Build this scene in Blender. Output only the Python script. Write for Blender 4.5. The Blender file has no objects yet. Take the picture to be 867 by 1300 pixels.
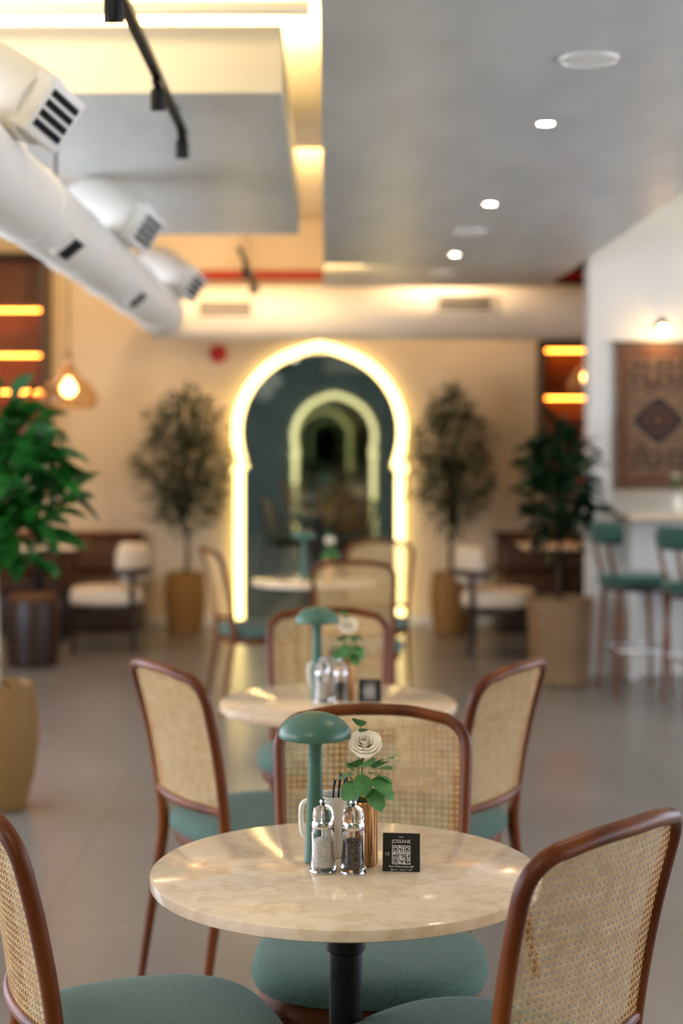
import bpy, bmesh, math, random
from mathutils import Vector, Matrix, Quaternion
random.seed(7)
scene=bpy.context.scene
COL=scene.collection
scene.view_settings.view_transform='Standard'
F=1986.0; VX=413.0; VY=560.0; CH=1.525

# ---------------------------------------------------------------- materials
def lin(c):
    if isinstance(c,str):
        c=[int(c[i:i+2],16)/255 for i in (0,2,4)]
    return tuple(((x/12.92) if x<=0.04045 else ((x+0.055)/1.055)**2.4) for x in c)+(1.0,)
def mat(name,color,rough=0.5,metal=0.0,color2=None,scale=8,detail=4,bump=0.0,bscale=None,stretch=(1,1,1),
        trans=0.0,emit=None,estr=0.0,spec=0.5,ramp=(0.35,0.65),sheen=0.0,coat=0.0,ior=1.45,dist=0.0):
    m=bpy.data.materials.new(name); m.use_nodes=True
    nt=m.node_tree; b=nt.nodes['Principled BSDF']
    b.inputs['Base Color'].default_value=lin(color)
    b.inputs['Roughness'].default_value=rough; b.inputs['Metallic'].default_value=metal
    b.inputs['Specular IOR Level'].default_value=spec; b.inputs['IOR'].default_value=ior
    b.inputs['Transmission Weight'].default_value=trans
    b.inputs['Sheen Weight'].default_value=sheen; b.inputs['Coat Weight'].default_value=coat
    if emit:
        b.inputs['Emission Color'].default_value=lin(emit); b.inputs['Emission Strength'].default_value=estr
    if color2 or bump:
        tc=nt.nodes.new('ShaderNodeTexCoord'); mp=nt.nodes.new('ShaderNodeMapping')
        mp.inputs['Scale'].default_value=stretch
        nt.links.new(tc.outputs['Object'],mp.inputs['Vector'])
    if color2:
        n=nt.nodes.new('ShaderNodeTexNoise'); n.inputs['Scale'].default_value=scale; n.inputs['Detail'].default_value=detail
        n.inputs['Distortion'].default_value=dist
        nt.links.new(mp.outputs[0],n.inputs['Vector'])
        r=nt.nodes.new('ShaderNodeValToRGB'); r.color_ramp.elements[0].position=ramp[0]; r.color_ramp.elements[1].position=ramp[1]
        r.color_ramp.elements[0].color=lin(color); r.color_ramp.elements[1].color=lin(color2)
        nt.links.new(n.outputs['Fac'],r.inputs[0]); nt.links.new(r.outputs[0],b.inputs['Base Color'])
    if bump:
        n2=nt.nodes.new('ShaderNodeTexNoise'); n2.inputs['Scale'].default_value=bscale or scale; n2.inputs['Detail'].default_value=3
        nt.links.new(mp.outputs[0],n2.inputs['Vector'])
        bp=nt.nodes.new('ShaderNodeBump'); bp.inputs['Strength'].default_value=bump; bp.inputs['Distance'].default_value=0.01
        nt.links.new(n2.outputs['Fac'],bp.inputs['Height']); nt.links.new(bp.outputs[0],b.inputs['Normal'])
    return m

M={}
M['wall']=mat('warm_plaster','DBCAAD',0.85,color2='D2BF9F',scale=2,bump=0.1,bscale=30)
M['walldk']=mat('teal_grey_plaster','66716C',0.8,color2='5A6561',scale=2)
M['wallwhite']=mat('white_plaster','D8D7D1',0.8,color2='D0CFC9',scale=2)
M['hiceil']=mat('cream_ceiling_paint','EADFC6',0.85,color2='E5D8BC',scale=1)
M['slab']=mat('grey_ceiling_plaster','C0C1BC',0.38,color2='CBCBC5',scale=5,detail=12,stretch=(1,.35,1),bump=0.14,bscale=8,spec=0.4,ramp=(.4,.62))
M['duct']=mat('white_painted_duct','F0EBE1',0.45,color2='E9E3D8',scale=2)
M['black']=mat('black_metal','0A0A0A',0.4,metal=0.3)
M['dark']=mat('dark_slot','080808',0.9)
M['wood']=mat('walnut_wood','4A2008',0.38,color2='80420F',scale=9,stretch=(1,1,.25),coat=0.0,ramp=(.3,.75),spec=.3)
M['darkwood']=mat('dark_wood','24150C',0.4,color2='362012',scale=6,stretch=(1,1,.2))
M['shelfwood']=mat('shelf_wood','5E3215',0.5,color2='6E3E1C',scale=5)
M['cane']=mat('cane_rattan','E6C48D',0.5,color2='CDA265',scale=40)
M['seat']=mat('sage_fabric','527063',0.9,color2='446256',scale=150,bump=0.5,bscale=400,sheen=0.15)
M['marble']=mat('beige_marble','E4D0B4',0.12,color2='CDAF8A',scale=26,detail=15,ramp=(.42,.82),coat=0.2,dist=.8)
M['sagelamp']=mat('sage_lamp_paint','426857',0.36,color2='466C5B',scale=3)
M['chrome']=mat('chrome','D8D8D8',0.15,metal=1.0)
M['brass']=mat('brass_tin','D3A474',0.28,metal=0.85,color2='C29360',scale=20)
M['enamel']=mat('white_enamel','ECE8DE',0.2)
M['glass']=mat('clear_glass','FFFFFF',0.02,trans=1.0,ior=1.45)
M['salt']=mat('salt_grains','F2EEE8',0.8,color2='CFC9C2',scale=300)
M['pepper']=mat('pepper_corns','15110E',0.7,color2='5A4A3C',scale=260,ramp=(.45,.6))
M['card']=mat('black_card','101112',0.45)
M['ink']=mat('white_ink','D8D8D8',0.6)
M['petal']=mat('cream_petal','FCF5E6',0.6,color2='F6E9CF',scale=30)
M['petalc']=mat('petal_centre','E0CC88',0.6)
M['leafb']=mat('bright_leaf','2F7D2A',0.4,color2='18501C',scale=12)
M['leafe']=mat('eucalyptus_leaf','669858',0.5,color2='40763A',scale=25)
M['leafd']=mat('dark_rubber_leaf','18341B',0.3,color2='0D200E',scale=10)
M['leafo']=mat('olive_leaf','2F4020',0.6,color2='17240E',scale=14)
M['trunk']=mat('bark','4A3624',0.85,color2='332416',scale=20)
M['trunkw']=mat('pale_bark','B8AA92',0.85,color2='948770',scale=20)
M['soil']=mat('soil','20160E',0.95,color2='35261A',scale=40,bump=0.5)
M['cream']=mat('cream_upholstery','D8CCB8',0.9,color2='CEC1AB',scale=60)
M['brownuph']=mat('brown_leather','5A3C24',0.6,color2='4A2F1B',scale=20)
M['greenv']=mat('green_velvet','1A5044',0.75,color2='133F35',scale=20,sheen=0.3)
M['red']=mat('red_paint','B01A10',0.45)
M['redpipe']=mat('red_pipe_paint','A01808',0.5)
M['frame']=mat('window_frame','3A3A3A',0.5)
M['bulb']=mat('warm_bulb','FFFFFF',0.4,emit='FFD49A',estr=30)
M['bulbw']=mat('downlight_lens','FFFFFF',0.4,emit='FFF3DC',estr=26)
M['neon']=mat('arch_led_diffuser','FFFFFF',0.4,emit='FFE08E',estr=4.6)
M['cove']=mat('cove_led','FFFFFF',0.4,emit='FFDDA4',estr=14)
M['shelfled']=mat('shelf_led','FFFFFF',0.4,emit='FF9030',estr=20)
M['amber']=mat('smoky_amber_glass','E6CFAA',0.03,trans=0.95,ior=1.3)
M['mirror']=mat('smoked_mirror','8C9893',0.02,metal=1.0)

def potmat(name,c1,c2):
    m=mat(name,c1,0.6); nt=m.node_tree; b=nt.nodes['Principled BSDF']
    tc=nt.nodes.new('ShaderNodeTexCoord'); w=nt.nodes.new('ShaderNodeTexWave'); w.bands_direction='DIAGONAL'
    w.inputs['Scale'].default_value=14; w.inputs['Distortion'].default_value=1.5
    nt.links.new(tc.outputs['Object'],w.inputs['Vector'])
    r=nt.nodes.new('ShaderNodeValToRGB'); r.color_ramp.elements[0].color=lin(c2); r.color_ramp.elements[1].color=lin(c1)
    nt.links.new(w.outputs['Fac'],r.inputs[0]); nt.links.new(r.outputs[0],b.inputs['Base Color'])
    bp=nt.nodes.new('ShaderNodeBump'); bp.inputs['Strength'].default_value=0.5; bp.inputs['Distance'].default_value=0.01
    nt.links.new(w.outputs['Fac'],bp.inputs['Height']); nt.links.new(bp.outputs[0],b.inputs['Normal'])
    return m
M['pot']=potmat('carved_wood_pot','9A7238','6E4E22')
M['potl']=potmat('woven_pot_pale','A98860','73573A')

def floormat():
    m=mat('grey_floor_tile','8E8B87',0.28); nt=m.node_tree; b=nt.nodes['Principled BSDF']
    tc=nt.nodes.new('ShaderNodeTexCoord')
    br=nt.nodes.new('ShaderNodeTexBrick'); br.offset=0; br.inputs['Scale'].default_value=1.0
    br.inputs['Brick Width'].default_value=1.2; br.inputs['Row Height'].default_value=1.2
    br.inputs['Mortar Size'].default_value=0.004; br.inputs['Mortar Smooth'].default_value=0.2
    br.inputs['Color1'].default_value=lin('777470'); br.inputs['Color2'].default_value=lin('73716D'); br.inputs['Mortar'].default_value=lin('5C5A57')
    nt.links.new(tc.outputs['Object'],br.inputs['Vector'])
    n=nt.nodes.new('ShaderNodeTexNoise'); n.inputs['Scale'].default_value=1.3; n.inputs['Detail'].default_value=8
    nt.links.new(tc.outputs['Object'],n.inputs['Vector'])
    mx=nt.nodes.new('ShaderNodeMixRGB'); mx.blend_type='OVERLAY'; mx.inputs[0].default_value=0.35
    nt.links.new(br.outputs['Color'],mx.inputs[1]); nt.links.new(n.outputs['Fac'],mx.inputs[2])
    nt.links.new(mx.outputs[0],b.inputs['Base Color'])
    return m
M['floor']=floormat()

# ---------------------------------------------------------------- mesh helpers
def link(o,parent=None):
    COL.objects.link(o)
    if parent: o.parent=parent
    return o
def empty(name,loc=(0,0,0),rz=0):
    e=bpy.data.objects.new(name,None); e.empty_display_size=0.1; e.location=loc; e.rotation_euler=(0,0,rz)
    return link(e)
def mkmesh(name,verts,faces,material,smooth=True):
    me=bpy.data.meshes.new(name); me.from_pydata([tuple(v) for v in verts],[],faces)
    bm=bmesh.new(); bm.from_mesh(me); bmesh.ops.recalc_face_normals(bm,faces=bm.faces); bm.to_mesh(me); bm.free()
    if smooth:
        me.polygons.foreach_set('use_smooth',[True]*len(me.polygons))
    me.materials.append(material); me.update()
    return me
def ob(name,me,parent=None,loc=(0,0,0),rot=(0,0,0)):
    o=bpy.data.objects.new(name,me); o.location=loc; o.rotation_euler=rot
    return link(o,parent)
def lathe_me(name,prof,material,seg=40,sx=1,sy=1,pw=None,flat=False):
    v=[];f=[];rings=[]
    for r,z in prof:
        if r<=1e-6:
            rings.append([len(v)]); v.append((0,0,z))
        else:
            ids=[]
            for i in range(seg):
                a=2*math.pi*i/seg; c,s=math.cos(a),math.sin(a)
                if pw:
                    c=math.copysign(abs(c)**(2/pw),c); s=math.copysign(abs(s)**(2/pw),s)
                ids.append(len(v)); v.append((r*c*sx,r*s*sy,z))
            rings.append(ids)
    for a,b in zip(rings,rings[1:]):
        for i in range(seg):
            j=(i+1)%seg
            if len(a)==1 and len(b)==1: continue
            if len(a)==1: f.append((a[0],b[i],b[j]))
            elif len(b)==1: f.append((a[i],a[j],b[0]))
            else: f.append((a[i],a[j],b[j],b[i]))
    me=mkmesh(name,v,f,material,smooth=not flat)
    if not flat: me.set_sharp_from_angle(angle=math.radians(40))
    return me
def lathe(name,prof,material,parent=None,loc=(0,0,0),rot=(0,0,0),**k):
    return ob(name,lathe_me(name,prof,material,**k),parent,loc,rot)
def catmull(P,n):
    P=[Vector(p) for p in P]
    if len(P)<3 or n<=1: return P
    out=[]
    for i in range(len(P)-1):
        p0=P[i-1] if i>0 else 2*P[0]-P[1]; p1=P[i]; p2=P[i+1]; p3=P[i+2] if i+2<len(P) else 2*P[-1]-P[-2]
        for k in range(n):
            t=k/n
            out.append(0.5*((2*p1)+(p2-p0)*t+(2*p0-5*p1+4*p2-p3)*t*t+(3*p1-p0-3*p2+p3)*t**3))
    out.append(P[-1]); return out
def interp(L,m):
    if not isinstance(L,(list,tuple)): return [L]*m
    out=[]
    for i in range(m):
        t=i/(m-1)*(len(L)-1); k=min(int(t),len(L)-2); out.append(L[k]+(L[k+1]-L[k])*(t-k))
    return out
def sweep_geo(P,R,seg=10,n=6,asp=1.0):
    pts=catmull(P,n); m=len(pts); rad=interp(R,m)
    v=[];f=[]
    T=[]
    for i in range(m):
        d=(pts[min(i+1,m-1)]-pts[max(i-1,0)]); T.append(d.normalized() if d.length>0 else Vector((0,0,1)))
    up=Vector((0,0,1)) if abs(T[0].z)<0.9 else Vector((0,1,0))
    N=(up-T[0]*up.dot(T[0])).normalized()
    for i in range(m):
        if i>0:
            q=T[i-1].rotation_difference(T[i]); N=(q@N); N=(N-T[i]*N.dot(T[i])).normalized()
        B=T[i].cross(N)
        for k in range(seg):
            a=2*math.pi*k/seg
            v.append(pts[i]+N*math.cos(a)*rad[i]+B*math.sin(a)*rad[i]*asp)
    for i in range(m-1):
        for k in range(seg):
            k2=(k+1)%seg
            f.append((i*seg+k,i*seg+k2,(i+1)*seg+k2,(i+1)*seg+k))
    f.append(tuple(range(seg))[::-1]); f.append(tuple((m-1)*seg+k for k in range(seg)))
    return v,f
def sweep_me(name,P,R,material,**k):
    v,f=sweep_geo(P,R,**k); me=mkmesh(name,v,f,material); me.set_sharp_from_angle(angle=math.radians(60)); return me
def sweep(name,P,R,material,parent=None,loc=(0,0,0),**k):
    return ob(name,sweep_me(name,P,R,material,**k),parent,loc)
def multi_sweep_me(name,lst,material,**k):
    V=[];Fc=[]
    for P,R in lst:
        v,f=sweep_geo(P,R,**k); o=len(V); V+=v; Fc+=[tuple(i+o for i in q) for q in f]
    return mkmesh(name,V,Fc,material)
def box_me(name,size,material,bevel=0.0,seg=2,center=(0,0,0)):
    bm=bmesh.new(); bmesh.ops.create_cube(bm,size=1)
    for v in bm.verts: v.co=Vector((v.co.x*size[0]+center[0],v.co.y*size[1]+center[1],v.co.z*size[2]+center[2]))
    if bevel>0: bmesh.ops.bevel(bm,geom=bm.edges[:],offset=bevel,segments=seg,profile=0.5,affect='EDGES')
    me=bpy.data.meshes.new(name); bm.to_mesh(me); bm.free(); me.materials.append(material)
    if bevel>0:
        me.polygons.foreach_set('use_smooth',[True]*len(me.polygons)); me.set_sharp_from_angle(angle=math.radians(35))
    return me
def box(name,x0,x1,y0,y1,z0,z1,material,parent=None,bevel=0.0,seg=2):
    me=box_me(name,(x1-x0,y1-y0,z1-z0),material,bevel,seg)
    return ob(name,me,parent,((x0+x1)/2,(y0+y1)/2,(z0+z1)/2))
def boxes_me(name,lst,material):
    bm=bmesh.new()
    for x0,x1,y0,y1,z0,z1 in lst:
        r=bmesh.ops.create_cube(bm,size=1)
        for v in r['verts']:
            v.co=Vector(((x0+x1)/2+v.co.x*(x1-x0),(y0+y1)/2+v.co.y*(y1-y0),(z0+z1)/2+v.co.z*(z1-z0)))
    me=bpy.data.meshes.new(name); bm.to_mesh(me); bm.free(); me.materials.append(material); return me
def leaves_me(name,lst,material,fold=0.15,droop=0.25,shape=None):
    shape=shape or [(0,0.05),(0.15,0.55),(0.4,1.0),(0.65,0.9),(0.85,0.5),(1,0.03)]
    V=[];Fc=[]
    for pos,d,length,width in lst:
        d=Vector(d).normalized(); up=Vector((0,0,1))
        if abs(d.z)>0.95: up=Vector((random.uniform(-1,1),random.uniform(-1,1),0.1))
        side=d.cross(up).normalized(); nrm=side.cross(d).normalized()
        q=Quaternion(d,random.uniform(-0.6,0.6)); side=q@side; nrm=q@nrm
        o=len(V)
        for t,w in shape:
            c=Vector(pos)+d*length*t-Vector((0,0,1))*droop*length*t*t
            V.append(c-side*w*width/2+nrm*fold*w*width); V.append(c); V.append(c+side*w*width/2+nrm*fold*w*width)
        for i in range(len(shape)-1):
            a=o+i*3
            Fc.append((a,a+1,a+4,a+3)); Fc.append((a+1,a+2,a+5,a+4))
    me=bpy.data.meshes.new(name); me.from_pydata([tuple(v) for v in V],[],Fc)
    me.polygons.foreach_set('use_smooth',[True]*len(me.polygons)); me.materials.append(material); return me
def light(name,kind,loc,energy,color,parent=None,size=0.1,size_y=None,target=None,spot=None,blend=0.5):
    l=bpy.data.lights.new(name,kind); l.energy=energy; l.color=lin(color)[:3]
    if kind=='AREA':
        l.size=size
        if size_y: l.shape='RECTANGLE'; l.size_y=size_y
    else: l.shadow_soft_size=size
    if kind=='SPOT': l.spot_size=math.radians(spot or 90); l.spot_blend=blend
    o=bpy.data.objects.new(name,l); o.location=loc
    if target is not None:
        o.rotation_euler=(Vector(target)-Vector(loc)).to_track_quat('-Z','Y').to_euler()
    return link(o,parent)

# ================================================================= ROOM
XL,XR,YB,YF,ZC=-4.0,4.6,13.0,-0.7,3.35
box('floor',XL-.1,XR+.1,YF-.1,YB+.1,-0.1,0,M['floor'])
box('ceiling',XL-.1,XR+.1,YF-.1,YB+.1,ZC,ZC+.1,M['hiceil'])
box('wall_back',XL-.1,XR+.1,YB,YB+.12,0,ZC,M['wall'])
box('wall_front',XL-.1,XR+.1,YF-.12,YF,0,ZC,M['walldk'])
def side_wall(name,x0,x1,wins,sill,head):
    L=[(x0,x1,YF,YB,0,sill),(x0,x1,YF,YB,head,ZC)]
    y=YF
    for a,b in wins:
        L.append((x0,x1,y,a,sill,head)); y=b
    L.append((x0,x1,y,YB,sill,head))
    ob(name,boxes_me(name,L,M['wallwhite']))
winsL=[(0.4,2.9),(3.3,5.8),(6.2,8.7)]
winsR=[(0.4,2.9),(3.3,5.8),(6.2,8.7)]
side_wall('wall_left',XL-.12,XL,winsL,0.25,2.6)
side_wall('wall_right',XR,XR+.12,winsR,0.25,2.6)
wn=1
for wins,xc,sgn in ((winsL,XL-.06,1),(winsR,XR+.06,-1)):
    for a,b in wins:
        t=.05; mid=(a+b)/2
        ob('window_%d'%wn,boxes_me('window_%d'%wn,[(xc-.03,xc+.03,a,a+t,.25,2.6),(xc-.03,xc+.03,b-t,b,.25,2.6),(xc-.03,xc+.03,a,b,.25,.25+t),
            (xc-.03,xc+.03,a,b,2.6-t,2.6),(xc-.03,xc+.03,mid-.02,mid+.02,.25,2.6)],M['frame'])); wn+=1
        light('window_daylight','AREA',(xc-sgn*.18,mid,1.45),125 if sgn>0 else 78,'E8EEFF',size=2.3,size_y=2.4,target=(xc+sgn*5,mid,1.35))
box('wall_right_partition',1.72,XR,10.2,10.4,0,ZC,M['wallwhite'])
box('ceiling_panel_right',-0.012,1.62,0.5,11.45,2.65,2.95,M['slab'])
box('ceiling_panel_left',-3.95,-0.14,5.09,8.53,2.65,2.87,M['slab'])
box('fascia_glow_facing',-3.95,-0.14,5.06,5.088,2.652,2.87,M['hiceil'])  # cream facing: glow on the panel front put into its colour
box('trim_2',1.75,4.5,12.6,12.98,2.62,3.3,M['darkwood'])
box('baseboard_back',XL,XR,YB-.015,YB,0,.08,M['wallwhite'])
# cove LED on top of the left panel, washing the high ceiling through the gap
box('cove_led_strip',-0.42,-0.38,5.3,8.4,2.875,2.9,M['cove'])
light('fascia_fill_light','AREA',(-0.22,6.8,2.93),120,'FFDEA6',size=.12,size_y=3.2,target=(-0.15,6.8,3.4))
light('fascia_fill_light','AREA',(-0.25,9.9,2.9),38,'FFCF88',size=1.0,size_y=1.0,target=(-0.3,11.5,3.4))
light('fascia_fill_light','AREA',(-2.2,9.9,2.9),20,'FFCF88',size=1.0,size_y=1.0,target=(-2.2,11.5,3.4))
light('fascia_fill_light','AREA',(-0.6,3.2,2.98),5,'FFECC8',size=.6,size_y=.8,target=(-0.6,3.2,3.4))
light('fascia_fill_light','AREA',(-1.7,4.35,3.05),17,'FFE6B4',size=2.6,size_y=.15,target=(-1.7,5.06,2.78))  # unseen area light added to brighten the left panel's front fascia
sweep('ceiling_pipe',[(-3.8,4.92,2.885),(-1.0,4.92,2.885),(-0.05,4.92,2.885)],.022,M['hiceil'],n=1,seg=12)

# ================================================================= ARCH MIRRORS
def arch_outline(R,zc,zn,leg,foot,step=0.0):
    pts=[(leg,foot),(leg,zn-.03),(leg+step,zn-.02),(leg+step,zn+.015)]
    a0=math.asin((zn+.02-zc)/R)
    for i in range(41):
        a=a0+(math.pi-2*a0)*i/40
        x=R*math.cos(a); z=zc+R*math.sin(a)
        z+=0.03*max(0,(1-abs(x)/(R*.35)))**1.5
        pts.append((x,z))
    pts+=[(-leg-step,zn+.015),(-leg-step,zn-.02),(-leg,zn-.03),(-leg,foot)]
    return pts
def arch(name,xc,y,face):
    e=empty(name,(xc,y,0), 0 if face<0 else math.pi)
    inn=arch_outline(.645,1.60,1.30,.635,.02,.0)
    v=[(x,-.03,z) for x,z in inn]
    me=mkmesh('mirror_glass',v,[tuple(range(len(v)))],M['mirror'],smooth=False); ob('mirror_glass',me,e)
    mid=arch_outline(.685,1.60,1.30,.665,.02,.035)
    P=[(x,-.045,z) for x,z in mid]
    v,f=sweep_geo(P,.036,seg=8,n=1)
    ob('led_frame',mkmesh('led_frame',v,f,M['neon']),e)
    v=[(x,-.03,z) for x,z in mid]+[(x,-.002,z) for x,z in mid]; n=len(mid)
    f=[(i,i+1,n+i+1,n+i) for i in range(n-1)]
    ob('backing_rim',mkmesh('backing_rim',v,f,M['wall']),e)
    return e
arch('arched_mirror',-0.046,YB,-1)
arch('arched_mirror',0.15,YF,1)

# ================================================================= DUCTS
C0=Vector((0,0,CH))
e=empty('ventilation_duct')
K=.74
def S(p): # hang the whole branch line a little lower and nearer than the cross duct
    p=Vector(p); return tuple(C0+(p-C0)*K)
RD=.168
sweep('main_duct',[S((-1.28,2.2,2.54)),S((-1.28,7,2.54)),S((-1.28,11.6,2.54)),S((-1.28,12.3,2.54)),(-1.12,10.4,2.41),(-1.28,12.1,2.53)],[RD*K,RD*K,RD*K,RD*K,.155,.19],M['duct'],e,seg=32,n=4)
for i in range(8):
    y=2.9+i*1.25
    lathe('joint_ring',[(RD*K,-.02),(RD*K+.006,-.015),(RD*K+.006,.015),(RD*K,.02)],M['duct'],e,S((-1.28,y,2.54)),(math.pi/2,0,0),seg=32)
def frame_box(name,c,n,t1,w,h,d,slots,parent):
    n=Vector(n).normalized(); t1=Vector(t1); t1=(t1-n*t1.dot(n)).normalized(); t2=n.cross(t1)
    R=Matrix((t1,t2,n)).transposed().to_4x4(); R.translation=Vector(c)
    o=ob(name,box_me(name,(w,h,d),M['duct'],.006),parent); o.matrix_local=R
    L=[]
    for i in range(slots):
        x=-w*.38+w*.76*(i+.5)/slots; s=w*.76/slots*.34
        L.append((x-s,x+s,-h*.4,h*.4,d/2-.004,d/2+.002))
    o2=ob('grille_slots',boxes_me('grille_slots',L,M['dark']),parent); o2.matrix_local=R
for yv in (5.73,8.83,12.0,2.9):
    c=Vector((-1.03 if yv>5 else -1.03,yv-.04,2.72)); n=Vector((.75,-.45,-.45)).normalized()
    if yv<7: c.x+=.02
    sweep('branch_duct',[S((-1.28,yv+.34,2.58)),S((-1.41,yv+.26,2.80)),S((-1.29,yv+.12,2.86)),S(tuple(c-n*.03))],[.15*K,.175*K,.175*K,.135*K],M['duct'],e,seg=24,n=6)
    frame_box('branch_grille',S(c),n,(.6,0,.8),.215*K,.215*K,.09*K,4,e)
for yv in (7.15,9.7):
    a=math.radians(-50); n=Vector((math.cos(a),0,math.sin(a)))
    frame_box('side_grille',S(Vector((-1.28,yv,2.54))+n*(RD-.005)),n,(0,1,0),.34*K,.14*K,.03,6,e)
for y in (3.0,5.5,7.9): sweep('hanger_rod',[(-1.28*K,y,2.4),(-1.28*K,y,2.65 if 5.09<y<8.5 else 3.35)],.005,M['black'],e,n=1,seg=6)
sweep('cross_duct_body',[(-1.35,12.22,2.53),(0,12.22,2.53),(2.6,12.22,2.53)],.215,M['duct'],e,seg=32,n=1)
for px in (286,590):
    X=(px-VX)*12/F
    frame_box('duct_grille',(X,12.22-.205,2.535 if px<400 else 2.58),(0,-1,.1),(0,0,1),.15,.5,.04,3,e)
for x in (-0.6,0.9,2.2):
    sweep('hanger_rod',[(x,12.22,2.7),(x,12.22,3.35)],.006,M['black'],e,n=1)
sweep('fire_sprinkler_pipe',[(-1.05,12.99,2.86),(-1.05,12.70,2.86),(-1.0,12.62,2.86),(-.9,12.6,2.86),(0,12.6,2.86),(4.4,12.6,2.86)],.038,M['redpipe'],n=1,seg=12)
lathe('fire_alarm_bell',[(0,0),(.075,0),(.075,.02),(.06,.04),(.02,.05),(0,.05)],M['red'],None,(-0.89,13.0,2.25),(math.pi/2,0,0))
# ================================================================= TRACK LIGHTS
def track(x,y0,y1,z,heads):
    e=empty('ceiling_track_light')
    box('track_rail',x-.013,x+.013,y0,y1,z-.01,z+.012,M['black'],e)
    for y in (y0+.3,y1-.2): sweep('suspension_wire',[(x,y,z),(x,y,2.65 if 5.09<y<8.5 else 3.35)],.0025,M['black'],e,n=1,seg=6)
    for y in heads:
        box('adapter',x-.012,x+.012,y-.05,y+.05,z-.03,z-.01,M['black'],e)
        sweep('stem',[(x,y,z-.02),(x,y,z-.04)],.007,M['black'],e,n=1)
        lathe('spot_head',[(0,.03),(.016,.03),(.022,.02),(.024,-.035),(.021,-.035),(.019,-.02),(0,-.02)],M['black'],e,(x,y,z-.062),(math.radians(15),0,0),seg=20)
track(-.49,2.4,5.44,2.59,(3.62,4.58,5.35))
track(-.49,8.9,11.4,2.62,(9.6,10.6))
# ================================================================= DOWNLIGHTS
for y in (3.6,5.54,7.42,9.43):
    e=empty('recessed_downlight',(.78,y,2.65))
    lathe('trim_ring',[(.028,-.001),(.038,-.004),(.038,0),(.028,0)],M['enamel'],e,seg=24)
    lathe('lens',[(0,-.002),(.028,-.002),(.028,0)],M['bulbw'],e,seg=24)
    light('lamp','SPOT',(0,0,-.02),22,'FFE6C4',e,size=.04,spot=110,blend=.8,target=None)
for y in (4.6,8.37,10.4):
    lathe('ceiling_speaker',[(0,-.006),(.075,-.006),(.078,-.01),(.088,-.008),(.09,0)],M['enamel'],None,(.775,y,2.65),seg=28)

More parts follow.
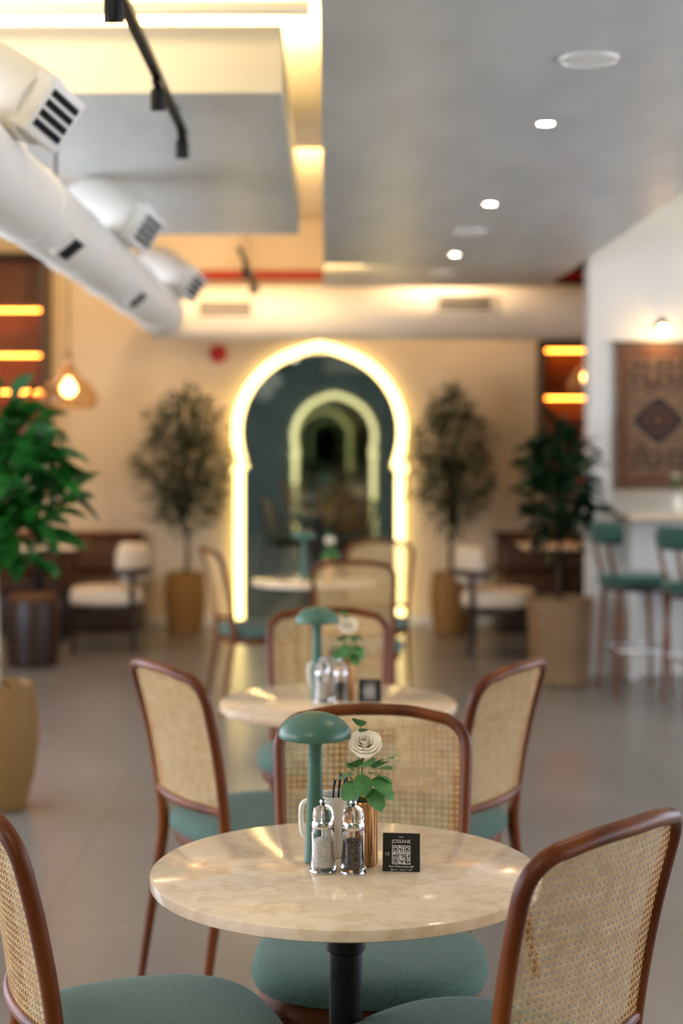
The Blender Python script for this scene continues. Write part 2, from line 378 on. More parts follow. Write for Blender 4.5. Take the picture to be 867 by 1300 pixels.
# ================================================================= CHAIRS
def yb(z):
    t=max(0,(z-.42)/.5); return -.205-.02*t-.075*t*t
def wz(z):
    return .19+.02*max(0,min(1,(z-.42)/.4))
ZT=.912; CR=.065
def back_pt(u,z,w=None):
    return Vector(((w if w is not None else wz(z))*u, yb(z)-.035*(1-u*u)*min(1,max(0,(z-.42)/.1)), z))
def chair_meshes():
    d={}
    d['seat_cushion']=lathe_me('seat_cushion',[(0,.425),(.215,.425),(.232,.432),(.238,.447),(.235,.463),(.222,.477),(.19,.486),(.12,.491),(0,.493)],M['seat'],seg=56,sx=1.02,sy=.98,pw=2.7)
    d['seat_frame']=lathe_me('seat_frame',[(0,.385),(.205,.385),(.222,.39),(.226,.405),(.222,.424),(0,.424)],M['wood'],seg=56,sx=1.0,sy=.96,pw=2.7)
    P=[(-.192,-.275,0),(-.188,-.235,.25),(-.19,-.207,.42)]
    R=[.011,.0155,.0185]
    for z in (.52,.62,.72,.80): P.append(tuple(back_pt(-1,z))); R.append(.0155)
    for k in range(5):
        a=math.pi-math.pi/2*(k/4)
        z=ZT-CR-.01+CR*math.sin(a); x=-(wz(.9)-CR)+CR*math.cos(a); u=x/wz(.9)
        P.append(tuple(back_pt(u,z,wz(.9)))); R.append(.0155)
    for x in (-.08,0,):
        u=x/wz(.9); P.append(tuple(back_pt(u,ZT-.01+.012*(1-u*u),wz(.9)))); R.append(.0155)
    mirror=[(-p[0],p[1],p[2]) for p in P[:-1]][::-1]; RM=R[:-1][::-1]
    P=P+mirror; R=R+RM
    d['back_frame']=sweep_me('back_frame',P,R,M['wood'],seg=12,n=4,asp=0.85)
    d['lower_rail']=sweep_me('lower_rail',[tuple(back_pt(u,.535)) for u in (-1,-.5,0,.5,1)],.013,M['wood'],seg=10,n=3)
    d['front_leg_1']=sweep_me('front_leg_1',[(-.185,.19,0),(-.178,.175,.2),(-.172,.165,.4)],[.011,.016,.021],M['wood'],seg=12)
    d['front_leg_2']=sweep_me('front_leg_2',[(.185,.19,0),(.178,.175,.2),(.172,.165,.4)],[.011,.016,.021],M['wood'],seg=12)
    d['stretcher']=sweep_me('stretcher',[(-.178,.17,.39),(0,.185,.395),(.178,.17,.39)],.012,M['wood'],seg=8)
    V=[];Fc=[]
    z0,z1=.54,ZT-.012; H=z1-z0
    def inside(x,z):
        if z<z0 or z>z1+.010*(1-(x/.2)**2): return False
        if abs(x)>wz(z)-.004: return False
        cx=wz(.9)-CR; cz=z1-CR
        if abs(x)>cx and z>cz and (abs(x)-cx)**2+(z-cz)**2>(CR-.004)**2: return False
        return True
    def P3(x,z,off):
        p=back_pt(x/.21,z,.21); p.y+=off; return p
    def ribbon(xa,za,xb,zb,w,off):
        L=math.hypot(xb-xa,zb-za); n=max(2,int(L/.012)); dx,dz=(xb-xa)/L,(zb-za)/L; nx,nz=-dz*w/2,dx*w/2
        for i in range(n):
            t0,t1=i/n,(i+1)/n
            ax,az=xa+(xb-xa)*t0,za+(zb-za)*t0; bx,bz=xa+(xb-xa)*t1,za+(zb-za)*t1
            if not(inside(ax,az) and inside(bx,bz)): continue
            o=len(V)
            V.extend([P3(ax-nx,az-nz,off),P3(ax+nx,az+nz,off),P3(bx+nx,bz+nz,off),P3(bx-nx,bz-nz,off)])
            Fc.append((o,o+1,o+2,o+3))
    p=.0135; wd=.0015; g=.0012
    k=int(.21/p)
    for i in range(-k,k+1):
        ribbon(i*p-g,z0,i*p-g,z1+.012,wd,.0004); ribbon(i*p+g,z0,i*p+g,z1+.012,wd,.0004)
    for j in range(int(H/p)+2):
        ribbon(-.21,z0+j*p-g,.21,z0+j*p-g,wd,-.0004); ribbon(-.21,z0+j*p+g,.21,z0+j*p+g,wd,-.0004)
    m=int((.42+H)/p)+2
    for i in range(-m,m):
        # diagonals cross at the pair intersections, leaving open eyes
        x=i*p-int(.21/p)*p
        ribbon(x,z0,x+H,z0+H,.0013,.0012)
        ribbon(x+(int(H/p))*p,z0,x+(int(H/p))*p-H,z0+H,.0013,-.0012)
    me=bpy.data.meshes.new('cane_panel'); me.from_pydata([tuple(v) for v in V],[],Fc); me.materials.append(M['cane']); d['cane_panel']=me
    return d
CM=chair_meshes()
def chair(x,y,face):
    rz=math.atan2(face[1],face[0])-math.pi/2
    e=empty('dining_chair',(x,y,0),rz)
    for k,me in CM.items(): ob(k,me,e)
    return e
chair(.092,3.23,(-.05,-1))
chair(-.19,4.44,(.85,.52))
chair(.265,4.44,(-.85,.52))
chair(-.315,2.84,(.93,.36))
chair(.245,2.71,(-.72,.69))
chair(0.01,5.32,(0.0,-1))
chair(-.37,8.95,(.95,.3))
chair(.17,8.22,(0.1,1))
chair(.24,9.25,(-.35,-1))

# ================================================================= TABLES
TM={'table_top':lathe_me('table_top',[(0,.726),(.347,.726),(.353,.729),(.354,.738),(.353,.747),(.349,.75),(0,.75)],M['marble'],seg=96),
 'top_plate':lathe_me('top_plate',[(0,.712),(.11,.712),(.11,.7255),(0,.7255)],M['black'],seg=32),
 'column':lathe_me('column',[(.03,.03),(.03,.60),(.036,.605),(.036,.625),(.03,.63),(.03,.712)],M['black'],seg=28),
 'base_plate':lathe_me('base_plate',[(0,0),(.21,0),(.215,.006),(.21,.014),(.05,.028),(.04,.05),(.03,.055)],M['black'],seg=48)}
def table(x,y):
    e=empty('round_dining_table',(x,y,0))
    for k,me in TM.items(): ob(k,me,e)
table(.037,2.837); table(.0376,4.665); table(-0.06,8.75)

# ================================================================= TABLE SETTING
ZT0=.7505
lamp_cap=lathe_me('shade',[(0,.230),(.035,.2295),(.060,.228),(.066,.230),(.0675,.235),(.065,.245),(.055,.258),(.039,.268),(.02,.274),(0,.2755)],M['sagelamp'],seg=48)
lamp_stem=lathe_me('stem',[(0,0),(.0205,0),(.0215,.002),(.0205,.006),(.0175,.05),(.0148,.12),(.0125,.185),(.013,.215),(.02,.230),(0,.230)],M['sagelamp'],seg=32)
def mlamp(x,y):
    e=empty('mushroom_table_lamp',(x,y,ZT0)); ob('shade',lamp_cap,e); ob('stem',lamp_stem,e)
gl=lathe_me('glass_body',[(0,.004),(.0215,.004),(.0235,.008),(.022,.02),(.0205,.045),(.0215,.07),(.020,.078),(.0185,.08),(.0185,.076),(.0195,.07),(.0185,.045),(.020,.02),(.019,.01),(0,.01)],M['glass'],seg=24)
glk=lathe_me('knob',[(0,.092),(.018,.092),(.0195,.098),(.019,.106),(.0165,.113),(.010,.118),(0,.119)],M['glass'],seg=24)
chb=lathe_me('base_ring',[(0,0),(.0235,0),(.0245,.002),(.0235,.0045),(0,.0045)],M['chrome'],seg=32)
chc=lathe_me('collar',[(0,.079),(.0195,.079),(.021,.082),(.0205,.088),(.0185,.092),(0,.092)],M['chrome'],seg=32)
chf=lathe_me('finial',[(.004,.118),(.005,.121),(.0065,.125),(.005,.129),(0,.131)],M['chrome'],seg=20)
rod=lathe_me('rod',[(.002,.01),(.002,.118)],M['chrome'],seg=8)
def fill(m): return lathe_me('filling',[(0,.0105),(.0185,.0105),(.0192,.02),(.018,.045),(.0185,.056),(.012,.06),(0,.061)],m,seg=24)
fs,fp=fill(M['salt']),fill(M['pepper'])
def mill(name,x,y,f):
    e=empty(name,(x,y,ZT0))
    for n,m in (('glass_body',gl),('knob',glk),('base_ring',chb),('collar',chc),('finial',chf),('rod',rod),('filling',f)): ob(n,m,e)
mugm=lathe_me('mug_body',[(0,0),(.034,0),(.036,.004),(.036,.108),(.0375,.111),(.0345,.111),(.0335,.106),(.0335,.006),(0,.006)],M['enamel'],seg=40)
mugh=sweep_me('mug_handle',[(-.034,0,.098),(-.056,0,.098),(-.066,0,.085),(-.065,0,.045),(-.056,0,.03),(-.034,0,.03)],.005,M['enamel'],seg=10,n=5)
cut=multi_sweep_me('handles',[([(.0,.0,.01),(.004,.0,.11),(.008,.0,.150)],[.003,.004,.006]),([(.01,.008,.01),(.016,.01,.11),(.02,.012,.143)],[.003,.004,.006]),([(-.008,-.004,.01),(-.006,-.004,.11),(-.003,-.006,.138)],[.003,.004,.006]),([(.0,-.01,.01),(.012,-.012,.11),(.016,-.014,.142)],[.003,.004,.006])],M['black'],seg=8,asp=.5)
def mug(x,y):
    e=empty('enamel_mug',(x,y,ZT0)); ob('mug_body',mugm,e); ob('mug_handle',mugh,e)
    ob('cutlery',cut,e)
def tin_me():
    v=[];f=[];seg=96
    prof=[(.022,0,0),(.026,.001,1),(.0265,.004,1),(.0265,.112,1),(.027,.117,0),(.025,.117,0),(.0245,.112,0),(.024,.01,0)]
    for r,z,rb in prof:
        for i in range(seg):
            a=2*math.pi*i/seg; rr=r+(.0010*(1 if (i//2)%2 else -1) if rb else 0)
            v.append((rr*math.cos(a),rr*math.sin(a),z))
    for j in range(len(prof)-1):
        for i in range(seg):
            k=(i+1)%seg; f.append((j*seg+i,j*seg+k,(j+1)*seg+k,(j+1)*seg+i))
    f.append(tuple(range(seg))); f.append(tuple((len(prof)-1)*seg+i for i in range(seg)))
    return mkmesh('ribbed_tin',v,f,M['brass'],smooth=False)
tinm=tin_me()
def flower_me():
    # layered ranunculus: nested cupped petals, opening outward ring by ring
    V=[];Fc=[]
    rnd=random.Random(5)
    def petal(az,base_r,H,lean,wd,curl):
        o=len(V); nu,nv=7,7
        for i in range(nu):
            s=i/(nu-1)
            rad=base_r+ (lean*H)*s**1.3 - curl*H*s**4*.5
            hgt=H*math.cos(lean*.9)*(math.sin(s*math.pi/2))-curl*H*.1*s**3
            w=wd*(math.sin(math.pi*(.10+.70*s))**.7)
            for j in range(nv):
                t=j/(nv-1)*2-1
                ang=az+t*w/max(rad,.005)*.6
                rr=rad*(1-.06*t*t)
                V.append((rr*math.cos(ang)-t*w*.35*math.sin(az),rr*math.sin(ang)+t*w*.35*math.cos(az),hgt*(1-.10*t*t*s)))
        for i in range(nu-1):
            for j in range(nv-1):
                a=o+i*nv+j; Fc.append((a,a+1,a+nv+1,a+nv))
    for ring,(n,br,H,lean,wd,curl) in enumerate([(3,.001,.0175,.03,.006,.2),(4,.0025,.019,.06,.008,.2),(4,.004,.0205,.12,.010,.2),(5,.0055,.0215,.2,.012,.16),(6,.007,.0215,.34,.014,.08),(7,.008,.021,.56,.015,.02),(8,.008,.020,.82,.017,-.05),(8,.008,.0195,1.08,.018,-.1)]):
        for k in range(n): petal(2*math.pi*k/n+ring*.55+rnd.uniform(-.12,.12),br,H*rnd.uniform(.94,1.06),lean+rnd.uniform(-.06,.06),wd,curl)
    me=bpy.data.meshes.new('bloom'); me.from_pydata(V,[],Fc); me.polygons.foreach_set('use_smooth',[True]*len(Fc)); me.materials.append(M['petal']); return me
blm=flower_me()
bcm=lathe_me('bloom_centre',[(0,.004),(.003,.008),(.0035,.013),(.002,.0165),(0,.017)],M['petalc'],seg=12)
stems=multi_sweep_me('stems',[([(0,0,.01),(-.004,0,.13),(.002,.0,.215)],.0018),([(0,0,.01),(.008,0,.12),(.03,0,.165)],.0014),([(0,0,.01),(-.010,0,.12),(-.028,0,.17)],.0014),([(0,0,.01),(-.008,0,.15),(-.004,.01,.25)],.0012)],M['leafe'],seg=6)
random.seed(3)
rl=[]
for (x,y,z,dx,dz,L) in [(.012,0,.165,1,.1,.044),(.02,-.01,.15,.8,-.3,.042),(.020,0,.175,.5,.8,.042),(.01,-.012,.14,.5,-.5,.040),(-.012,0,.165,-1,.15,.034),(-.014,0,.17,-.5,.7,.034),(-.012,-.01,.15,-.8,-.5,.034),(-.012,0,.145,-.3,-.8,.036),(-.006,.01,.250,-.1,1,.030),(-.004,.0,.24,.6,.9,.022),(-.008,.01,.175,-.4,.7,.034),(.018,.01,.17,.9,.5,.044),(.0,-.008,.185,.3,.3,.036),(.028,.0,.185,.9,.8,.040),(.022,-.008,.16,.4,-.2,.040),(.004,-.012,.165,-.2,-.4,.036),(.012,.01,.20,.7,.7,.032)]:
    rl.append(((x,y,z),(dx,-.55,dz),L,L*1.0))
RND=[(0,0.1),(0.12,0.6),(0.35,.95),(0.6,1.0),(0.85,.7),(1,0.12)]
flv=leaves_me('leaves',rl,M['leafe'],fold=.05,droop=.35,shape=RND)
def posy(x,y):
    e=empty('flower_in_ribbed_tin',(x,y,ZT0)); ob('ribbed_tin',tinm,e); ob('stems',stems,e); ob('leaves',flv,e)
    for n,m in (('bloom',blm),('bloom_centre',bcm)):
        b=ob(n,m,e,(.002,-.002,.214),(math.radians(42),math.radians(4),0)); b.scale=(1.05,1.05,1.1)
def text(name,body,size,loc,parent,rot):
    c=bpy.data.curves.new(name,'FONT'); c.body=body; c.size=size; c.align_x='CENTER'; c.align_y='CENTER'; c.materials.append(M['ink'])
    o=bpy.data.objects.new(name,c); o.location=loc; o.rotation_euler=rot; return link(o,parent)
def qr_me():
    rnd=random.Random(11); n=21; s=.0305/n; g=[[rnd.random()<.5 for _ in range(n)] for _ in range(n)]
    def finder(r0,c0):
        for i in range(-1,8):
            for j in range(-1,8):
                r,c=r0+i,c0+j
                if 0<=r<n and 0<=c<n:
                    g[r][c]= not(i in(-1,7) or j in(-1,7)) and (i in(0,6) or j in(0,6) or (2<=i<=4 and 2<=j<=4))
    finder(0,0);finder(0,14);finder(14,0)
    V=[];Fc=[]
    for r in range(n):
        for c in range(n):
            if g[r][c]:
                x=(c-n/2)*s; z=(n/2-r)*s; o=len(V)
                V+= [(x,0,z-s),(x+s,0,z-s),(x+s,0,z),(x,0,z)]; Fc.append((o,o+1,o+2,o+3))
    me=bpy.data.meshes.new('qr_modules'); me.from_pydata(V,[],Fc); me.materials.append(M['card']); return me
qrm=qr_me()
def sign(x,y,rz=0):
    e=empty('menu_code_sign',(x,y,ZT0),rz)
    w,h,d=.0335,.066,.034; tilt=math.atan2(.010,h)
    v=[(-w,-d/2,0),(w,-d/2,0),(w,-d/2+.010,h),(-w,-d/2+.010,h),(-w,d/2,0),(w,d/2,0),(w,-d/2+.014,h),(-w,-d/2+.014,h)]
    f=[(0,1,2,3),(4,7,6,5),(0,3,7,4),(1,5,6,2),(3,2,6,7),(0,4,5,1)]
    ob('card_stand',mkmesh('card_stand',v,f,M['card'],smooth=False),e)
    def at(z): return -d/2+.010*z/h-.0006
    rot=(math.pi/2-tilt,0,0)
    ob('qr_plate',mkmesh('qr_plate',[(-.0165,0,-.0165),(.0165,0,-.0165),(.0165,0,.0165),(-.0165,0,.0165)],[(0,1,2,3)],M['ink'],smooth=False),e,(0,at(.029),.029),(-tilt,0,0))
    ob('qr_modules',qrm,e,(0,at(.029)-.0004,.029),(-tilt,0,0))
    text('title_text','JOSSANE',.0085,(0,at(.052),.052),e,rot)
    text('crown_text','^^^',.006,(0,at(.059),.059),e,rot)
    text('footer_text','View Menu & Pay Bill',.0052,(0,at(.0085),.0085),e,rot)
    text('number_text','12',.0075,(-.025,at(.03),.03),e,rot)
    text('contact_text','@menu   scan me   wifi',.004,(0,at(.003),.0032),e,rot)
def setting(cx,cy,dx=0):
    mlamp(cx-.052+dx,cy+.045)
    posy(cx+.036+dx,cy+.030)
    mug(cx-.012+dx,cy+.105)
    mill('salt_mill',cx-.037+dx,cy-.020,fs); mill('pepper_mill',cx+.017+dx,cy-.028,fp)
    sign(cx+.105+dx,cy-.005,math.radians(-6))
setting(.033,2.837); setting(.0376,4.665,-.010)
mlamp(-.12,8.8); posy(.02,8.72)

# ================================================================= PLANTS
def pot(name_parent,prof,m,soilz,soilr):
    lathe('pot',prof,m,name_parent,seg=40)
    lathe('soil',[(0,soilz),(soilr,soilz)],M['soil'],name_parent,seg=24)
def plant(name,x,y,potprof,pm,soilz,soilr,trunkm,zc,rx,rz,n,L,Wd,lm,stems=4,shape=None,droop=.25,seed=1,tr=1.0,ymax=9):
    rnd=random.Random(seed); e=empty(name,(x,y,0)); pot(e,potprof,pm,soilz,soilr)
    S_=[];lv=[]
    base=zc-rz*.75
    main=[(0,0,soilz-.05),(rnd.uniform(-.02,.02),rnd.uniform(-.02,.02),(soilz+base)/2),(rnd.uniform(-.03,.03),rnd.uniform(-.03,.03),base)]
    S_.append((main,[.022*tr,.017*tr,.014*tr]))
    for s in range(stems):
        a=2*math.pi*s/stems+rnd.uniform(-.5,.5); q=rnd.uniform(.35,.8)
        top=Vector((math.cos(a)*rx*q,math.sin(a)*rx*q,zc+rz*rnd.uniform(-.2,.9)*(1.1-q*.5)))
        st=Vector(main[-1])-Vector((0,0,rnd.uniform(0,.12)))
        md=st.lerp(top,.5)+Vector((0,0,.05))
        S_.append(([tuple(st),tuple(md),tuple(top)],[.010,.007,.003]))
    me=multi_sweep_me('branches',S_,trunkm,seg=6,n=4); ob('branches',me,e)
    for i in range(n):
        while True:
            p=Vector((rnd.uniform(-1,1),rnd.uniform(-1,1),rnd.uniform(-1,1)))
            if p.length<1: break
        k=1-.25*max(0,p.z)
        cl=1+.18*math.sin(5*math.atan2(p.y,p.x)+4*p.z)+.14*math.sin(9*p.z+seed)
        q=Vector((p.x*rx*k*cl,min(ymax,p.y*rx*k*cl),zc+p.z*rz))
        d=Vector((p.x,p.y,rnd.uniform(-.3,.8))).normalized()+Vector((rnd.uniform(-.5,.5),rnd.uniform(-.5,.5),rnd.uniform(-.3,.4)))
        lv.append((q,d,L*rnd.uniform(.7,1.2),Wd*rnd.uniform(.8,1.15)))
    ob('foliage',leaves_me('foliage',lv,lm,droop=droop,shape=shape),e)
    return e
OP=[(0,0),(.12,0),(.135,.01),(.155,.15),(.165,.3),(.155,.42),(.145,.49),(.135,.49),(.135,.44)]
plant('potted_olive_tree',-1.11,12.38,OP,M['pot'],.45,.136,M['trunk'],1.37,.38,.59,2300,.09,.024,M['leafo'],9,seed=2,ymax=.40)
plant('potted_olive_tree',.99,12.38,OP,M['pot'],.45,.136,M['trunk'],1.37,.33,.59,2100,.09,.024,M['leafo'],9,seed=5,ymax=.40)
RP=[(0,0),(.17,0),(.185,.01),(.195,.25),(.21,.52),(.21,.54),(.195,.54),(.19,.49)]
BIG=[(0,0.04),(0.15,0.45),(0.4,.95),(0.65,1.0),(0.85,.62),(1,0.05)]
plant('potted_rubber_plant',1.48,9.86,RP,M['potl'],.50,.191,M['trunk'],1.24,.21,.42,330,.14,.08,M['leafd'],7,shape=BIG,seed=4)
FP=[(0,0),(.10,0),(.115,.01),(.15,.14),(.168,.28),(.165,.40),(.15,.50),(.145,.52),(.13,.52),(.13,.47)]
plant('potted_fiddle_leaf_fig',-1.36,6.5,FP,M['pot'],.48,.131,M['trunkw'],1.35,.27,.38,300,.18,.11,M['leafb'],8,shape=BIG,seed=9,tr=.7)

# ================================================================= SHELVES
def shelf(name,x0,x1,z0,z1,lv,y0=12.62):
    e=empty(name)
    box('back_panel',x0,x1,12.96,12.99,z0,z1,M['shelfwood'],e)
    box('side_1',x0,x0+.03,y0,12.96,z0,z1,M['darkwood'],e); box('side_2',x1-.03,x1,y0,12.96,z0,z1,M['darkwood'],e)
    box('top_board',x0,x1,y0,12.96,z1-.03,z1,M['darkwood'],e); box('bottom_board',x0,x1,y0,12.96,z0,z0+.03,M['darkwood'],e)
    for z in lv:
        box('shelf_board',x0+.03,x1-.03,y0+.01,12.96,z-.015,z+.015,M['shelfwood'],e)
        box('led_strip',x0+.05,x1-.05,y0+.2,y0+.23,z-.03,z-.016,M['shelfled'],e)
shelf('wall_shelf_unit',-3.3,-2.27,1.35,3.05,(1.95,2.25,2.62))
shelf('wall_shelf_unit',1.75,2.9,1.1,2.34,(1.42,1.90,2.29))

# ================================================================= BANQUETTES etc
def banquette(x0,x1):
    e=empty('banquette_bench')
    box('base',x0,x1,12.40,12.96,0,.30,M['darkwood'],e,bevel=.01)
    box('seat_pad',x0+.02,x1-.02,12.38,12.86,.30,.45,M['brownuph'],e,bevel=.04,seg=4)
    box('backrest',x0+.02,x1-.02,12.80,12.95,.42,.74,M['brownuph'],e,bevel=.04,seg=4)
    box('back_rail',x0,x1,12.78,12.97,.74,.78,M['wood'],e,bevel=.01)
    n=int((x1-x0)/.5)
    for i in range(n):
        cx=x0+.25+i*.5
        box('back_cushion',cx-.19,cx+.19,12.70,12.80,.46,.68,M['brownuph'],e,bevel=.045,seg=4)
banquette(-3.6,-1.5); banquette(1.38,3.6)
def cafetable(x,y):
    e=empty('square_cafe_table',(x,y,0))
    ob('top',box_me('top',(.66,.66,.03),M['marble'],.008,center=(0,0,.725)),e)
    lathe('column',[(.035,.02),(.035,.71),(0,.71)],M['black'],e,seg=20)
    ob('base',box_me('base',(.42,.42,.02),M['black'],.006,center=(0,0,.01)),e)
    ob('apron',box_me('apron',(.5,.5,.04),M['darkwood'],.004,center=(0,0,.69)),e)
cafetable(-2.2,12.0); cafetable(1.82,12.0)
def arcband(name,r0,r1,z0,z1,a0,a1,material,n=28):
    V=[];Fc=[];cs=10
    for i in range(n+1):
        a=a0+(a1-a0)*i/n
        endf=min(1,min(i,n-i)/2.0+.35)
        for k in range(cs):
            b=2*math.pi*k/cs; cb=math.copysign(abs(math.cos(b))**.6,math.cos(b)); sb=math.copysign(abs(math.sin(b))**.6,math.sin(b))
            r=(r0+r1)/2+(r1-r0)/2*cb*endf; z=(z0+z1)/2+(z1-z0)/2*sb*endf
            V.append((r*math.cos(a),r*math.sin(a),z))
    for i in range(n):
        for k in range(cs):
            k2=(k+1)%cs; Fc.append((i*cs+k,i*cs+k2,(i+1)*cs+k2,(i+1)*cs+k))
    Fc.append(tuple(range(cs))); Fc.append(tuple(n*cs+k for k in range(cs)))
    return mkmesh(name,V,Fc,material)
def armchair(x,y,face):
    rz=math.atan2(face[1],face[0])-math.pi/2
    e=empty('lounge_armchair',(x,y,0),rz)
    ob('seat_cushion',lathe_me('seat_cushion',[(0,.34),(.24,.34),(.262,.36),(.265,.41),(.25,.45),(.18,.465),(0,.47)],M['cream'],seg=40,pw=3.2),e)
    ob('backrest',arcband('backrest',.235,.31,.50,.77,math.radians(195),math.radians(345),M['cream']),e)
    ob('wood_rim',arcband('wood_rim',.30,.33,.56,.61,math.radians(185),math.radians(355),M['darkwood']),e)
    ob('seat_rail',lathe_me('seat_rail',[(0,.29),(.25,.29),(.262,.30),(.262,.34),(0,.34)],M['darkwood'],seg=40,pw=3.2),e)
    for i,(lx,ly) in enumerate(((-.25,.22),(.25,.22),(-.25,-.18),(.25,-.18))):
        sweep('leg_%d'%(i+1),[(lx*1.05,ly*1.1,0),(lx,ly,.3),(lx*1.1,ly if ly>0 else ly,.32 if ly>0 else .6)],[.014,.02,.018],M['darkwood'],e,seg=10,n=4)
armchair(-1.60,11.45,(-1,-.15)); armchair(1.25,11.3,(1,-.15))
e=empty('side_drum_stool',(-1.99,10.65,0))
lathe('body',[(0,0),(.15,0),(.17,.02),(.185,.2),(.18,.4),(.17,.44),(0,.44)],M['darkwood'],e,seg=32)
lathe('pad',[(.0,.44),(.17,.44),(.175,.46),(.16,.48),(0,.485)],M['brownuph'],e,seg=32)

def pendant(x,y,z,top,s=1.0):
    e=empty('glass_pendant_lamp',(x,y,z))
    sweep('cable',[(0,0,.20),(0,0,top-z)],.004,M['black'],e,n=1,seg=6)
    o=lathe('shade',[(.025,.16),(.03,.14),(.06,.09),(.14,.02),(.185,-.05),(.19,-.09),(.175,-.12),(.15,-.135),(.149,-.134),(.174,-.119),(.188,-.09),(.183,-.05),(.139,.018),(.059,.088),(.029,.138),(.024,.16)],M['amber'],e,seg=36); o.scale=(s,s,s)
    lathe('socket',[(0,.22),(.022,.22),(.028,.2),(.028,.13),(.022,.10),(.018,.06),(0,.06)],M['brass'],e,seg=20)
    lathe('bulb',[(.012,.06),(.024,.03),(.030,-.005),(.024,-.03),(0,-.04)],M['bulb'],e,seg=20)
    light('lamp','POINT',(0,0,-.01),5,'FFC682',e,size=.05)
pendant(-1.64,10.0,1.87,3.35); pendant(1.90,11.3,2.0,3.35,.8)

# ================================================================= RIGHT BAR
e=empty('bar_counter')
box('counter_top',1.90,4.5,9.78,10.19,1.03,1.07,M['marble'],e,bevel=.006)
box('front_apron',1.94,4.5,9.95,9.99,.60,1.03,M['wallwhite'],e,bevel=.004)
box('support_1',1.94,2.0,9.99,10.19,.0,1.03,M['wallwhite'],e); box('support_2',4.2,4.26,9.99,10.19,.0,1.03,M['wallwhite'],e)
def barstool(x,y,face):
    rz=math.atan2(face[1],face[0])-math.pi/2
    e=empty('bar_stool',(x,y,0),rz)
    ob('seat',lathe_me('seat',[(0,.65),(.19,.65),(.21,.665),(.215,.695),(.20,.72),(.14,.732),(0,.735)],M['greenv'],seg=36,pw=2.4),e)
    ob('seat_frame',lathe_me('seat_frame',[(0,.625),(.19,.625),(.2,.635),(.195,.65),(0,.65)],M['darkwood'],seg=36,pw=2.4),e)
    ob('back_pad',arcband('back_pad',.19,.265,.90,1.04,math.radians(215),math.radians(325),M['greenv']),e)
    for i,(a,b) in enumerate(((-1,1),(1,1),(-1,-1),(1,-1))):
        sweep('leg_%d'%(i+1),[(a*.17,b*.17,0),(a*.155,b*.155,.35),(a*.14,b*.14,.64)],[.011,.014,.017],M['wood'],e,seg=10)
    for i,a in enumerate((-1,1)):
        sweep('back_post_%d'%(i+1),[(a*.12,-.14,.64),(a*.125,-.18,.78),(a*.13,-.215,.96)],.013,M['wood'],e,seg=10)
    ring=[(.168,.168),(-.168,.168),(-.168,-.168),(.168,-.168),(.168,.168)]
    for i in range(4):
        a,b=ring[i],ring[i+1]
        sweep('foot_bar_%d'%(i+1),[(a[0]*.97,a[1]*.97,.27),(b[0]*.97,b[1]*.97,.27)],.009,M['chrome'],e,n=1,seg=8)
barstool(1.875,9.5,(1,.15)); barstool(2.17,9.02,(1,.2)); barstool(2.75,9.4,(.2,1))
e=empty('woven_wall_hanging',(2.165,10.17,0))
def flat(name,pts,y,m):
    ob(name,mkmesh(name,[(a,y,b) for a,b in pts],[tuple(range(len(pts)))],m,smooth=False),e)
r1=mat('rug_brown','4E382A',.95,color2='846850',scale=26,detail=10,stretch=(.5,1,4),ramp=(.42,.6)); r2=mat('rug_tan','957A5C',.95,color2='785C41',scale=60)
r3=mat('rug_dark','1E1A1C',.95,color2='2C2728',scale=60); r4=mat('rug_umber','6A4530',.95,color2='523526',scale=50)
ob('textile',box_me('textile',(.56,.012,.95),r1,0,center=(0,.008,1.685)),e)
flat('border_mid',[(-.245,1.25),(.245,1.25),(.245,2.12),(-.245,2.12)],-.0002,r4)
flat('field',[(-.20,1.29),(.20,1.29),(.20,2.08),(-.20,2.08)],-.0012,r1)
def dia(w,h,c=1.66):
    st=[(w,0),(w*.72,0+h*.28),(w*.72,h*.34),(w*.42,h*.62),(w*.42,h*.68),(0,h)]
    q=[(x,c+z) for x,z in st]; q+=[(-x,c+z) for x,z in st[::-1][1:]]; q+=[(-x,c-z) for x,z in st[1:]]; q+=[(x,c-z) for x,z in st[::-1][1:-1]]
    return q
flat('medallion_0',dia(.195,.175),-.0020,r2)
flat('medallion_1',dia(.178,.158),-.0028,r3); flat('medallion_2',dia(.115,.10),-.0036,r4); flat('medallion_3',dia(.085,.075),-.0044,r3); flat('medallion_4',dia(.045,.038),-.0052,r4)
for c in (1.36,1.45,1.88,1.98):
    flat('band_a',[(-.19,c-.006),(.19,c-.006),(.19,c+.006),(-.19,c+.006)],-.0020,r3)
for c in (1.405,1.93,2.03):
    for k in range(5):
        x=-.152+k*.076; flat('band_motif',[(x-.024,c),(x,c-.028),(x+.024,c),(x,c+.028)],-.0028,r3)
ob('tassels',multi_sweep_me('tassels',[([(-.27+i*.018,.008,1.21),(-.27+i*.018,.006,1.10)],[.004,.002]) for i in range(31)],M['cream'],seg=5,n=1),e)
sweep('hanging_rod',[(-.3,.0,2.165),(.3,.0,2.165)],.01,M['darkwood'],e,n=1)
e=empty('picture_wall_light',(2.17,10.2,2.27))
lathe('wall_plate',[(0,0),(.03,0),(.03,.012),(0,.012)],M['black'],e,(0,0,0),(math.pi/2,0,0),seg=20)
sweep('arm',[(0,-.01,0),(0,-.08,.03),(0,-.13,.0)],.006,M['black'],e,seg=8)
lathe('shade',[(.014,.05),(.03,.03),(.034,.0),(.031,.0),(.026,.028),(0,.03)],M['black'],e,(0,-.13,.0),seg=20)
lathe('bulb',[(0,.01),(.02,-.005),(.028,-.025),(.02,-.045),(0,-.05)],M['bulb'],e,(0,-.13,-.005),seg=16)
light('lamp','POINT',(0,-.14,-.09),2.5,'FFC682',e,size=.03)
e=empty('bud_vase',(2.235,9.95,1.071))
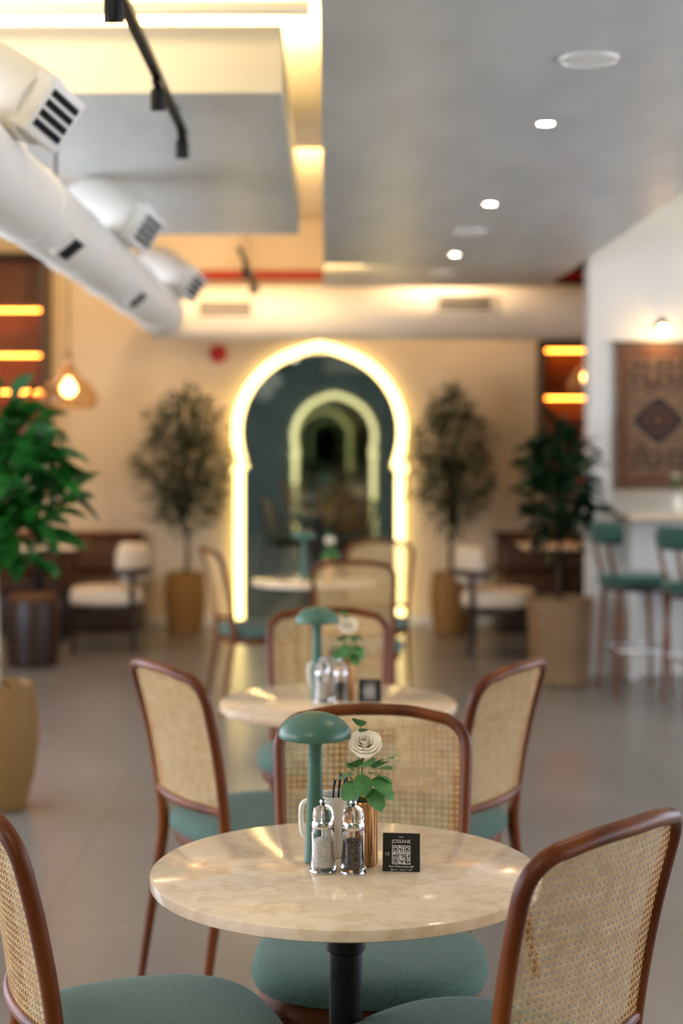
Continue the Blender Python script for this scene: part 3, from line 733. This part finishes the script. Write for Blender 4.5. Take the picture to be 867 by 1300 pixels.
lathe('vase',[(0,0),(.03,0),(.04,.03),(.035,.07),(.015,.1),(.018,.12),(.014,.12)],M['enamel'],e,seg=24)
ob('stems',multi_sweep_me('stems',[([(0,0,.02),(.01,0,.15),(-.01,0,.22)],.003),([(0,0,.02),(-.01,0,.15),(.04,0,.2)],.003)],M['leafe'],seg=5),e)
ob('leaves',leaves_me('leaves',[((0,0,.14+.012*i),(math.cos(i*2.1),math.sin(i*2.1),.5),.05,.035) for i in range(8)],M['leafe'],shape=RND),e)
b=ob('bloom',blm,e,(-.01,0,.22)); b.scale=(1.3,1.3,1.3)

# ================================================================= LIGHTS
light('back_wall_wash','SPOT',(-1.0,10.2,3.2),120,'FFD4A4',size=.15,spot=100,blend=.9,target=(-1.4,13,1.5))
light('back_wall_wash','SPOT',(0.9,11.8,3.2),60,'FFD4A4',size=.15,spot=120,blend=.9,target=(1.0,13,1.2))
light('track_spot_beam','SPOT',(-.49,10.6,2.53),30,'FFE6C2',size=.05,spot=110,blend=.9,target=(0.1,13,2.2))
light('table_fill_light','AREA',(-0.9,0.4,3.3),48,'FFEFDA',size=1.2,target=(0.0,2.8,.7))  # unseen fill light added overhead to brighten the front table
light('bar_area_light','AREA',(2.6,8.8,3.3),24,'FFF0DE',size=1.0,target=(2.4,9.8,1))  # area light high over the bar, aimed down; no fixture modelled
light('left_area_light','AREA',(-2.6,10.5,3.2),12,'FFDDB4',size=.6,target=(-2.4,11,0))  # area light above the left rear seating; no fixture modelled

w=bpy.data.worlds.new('World'); scene.world=w; w.use_nodes=True
bg=w.node_tree.nodes['Background']; bg.inputs[0].default_value=lin('D6E3F5'); bg.inputs[1].default_value=1.3

# ================================================================= CAMERA
cd=bpy.data.cameras.new('camera'); cd.sensor_fit='VERTICAL'; cd.sensor_height=36; cd.sensor_width=24; cd.lens=F*36/1300
cd.shift_y=-(650-VY)/1300; cd.shift_x=(433.5-VX)/1300
cd.clip_start=.05; cd.dof.use_dof=True; cd.dof.focus_distance=2.76; cd.dof.aperture_fstop=2.2
cam=bpy.data.objects.new('camera',cd); cam.location=(0,0,CH); cam.rotation_euler=(math.pi/2,0,0); link(cam); scene.camera=cam
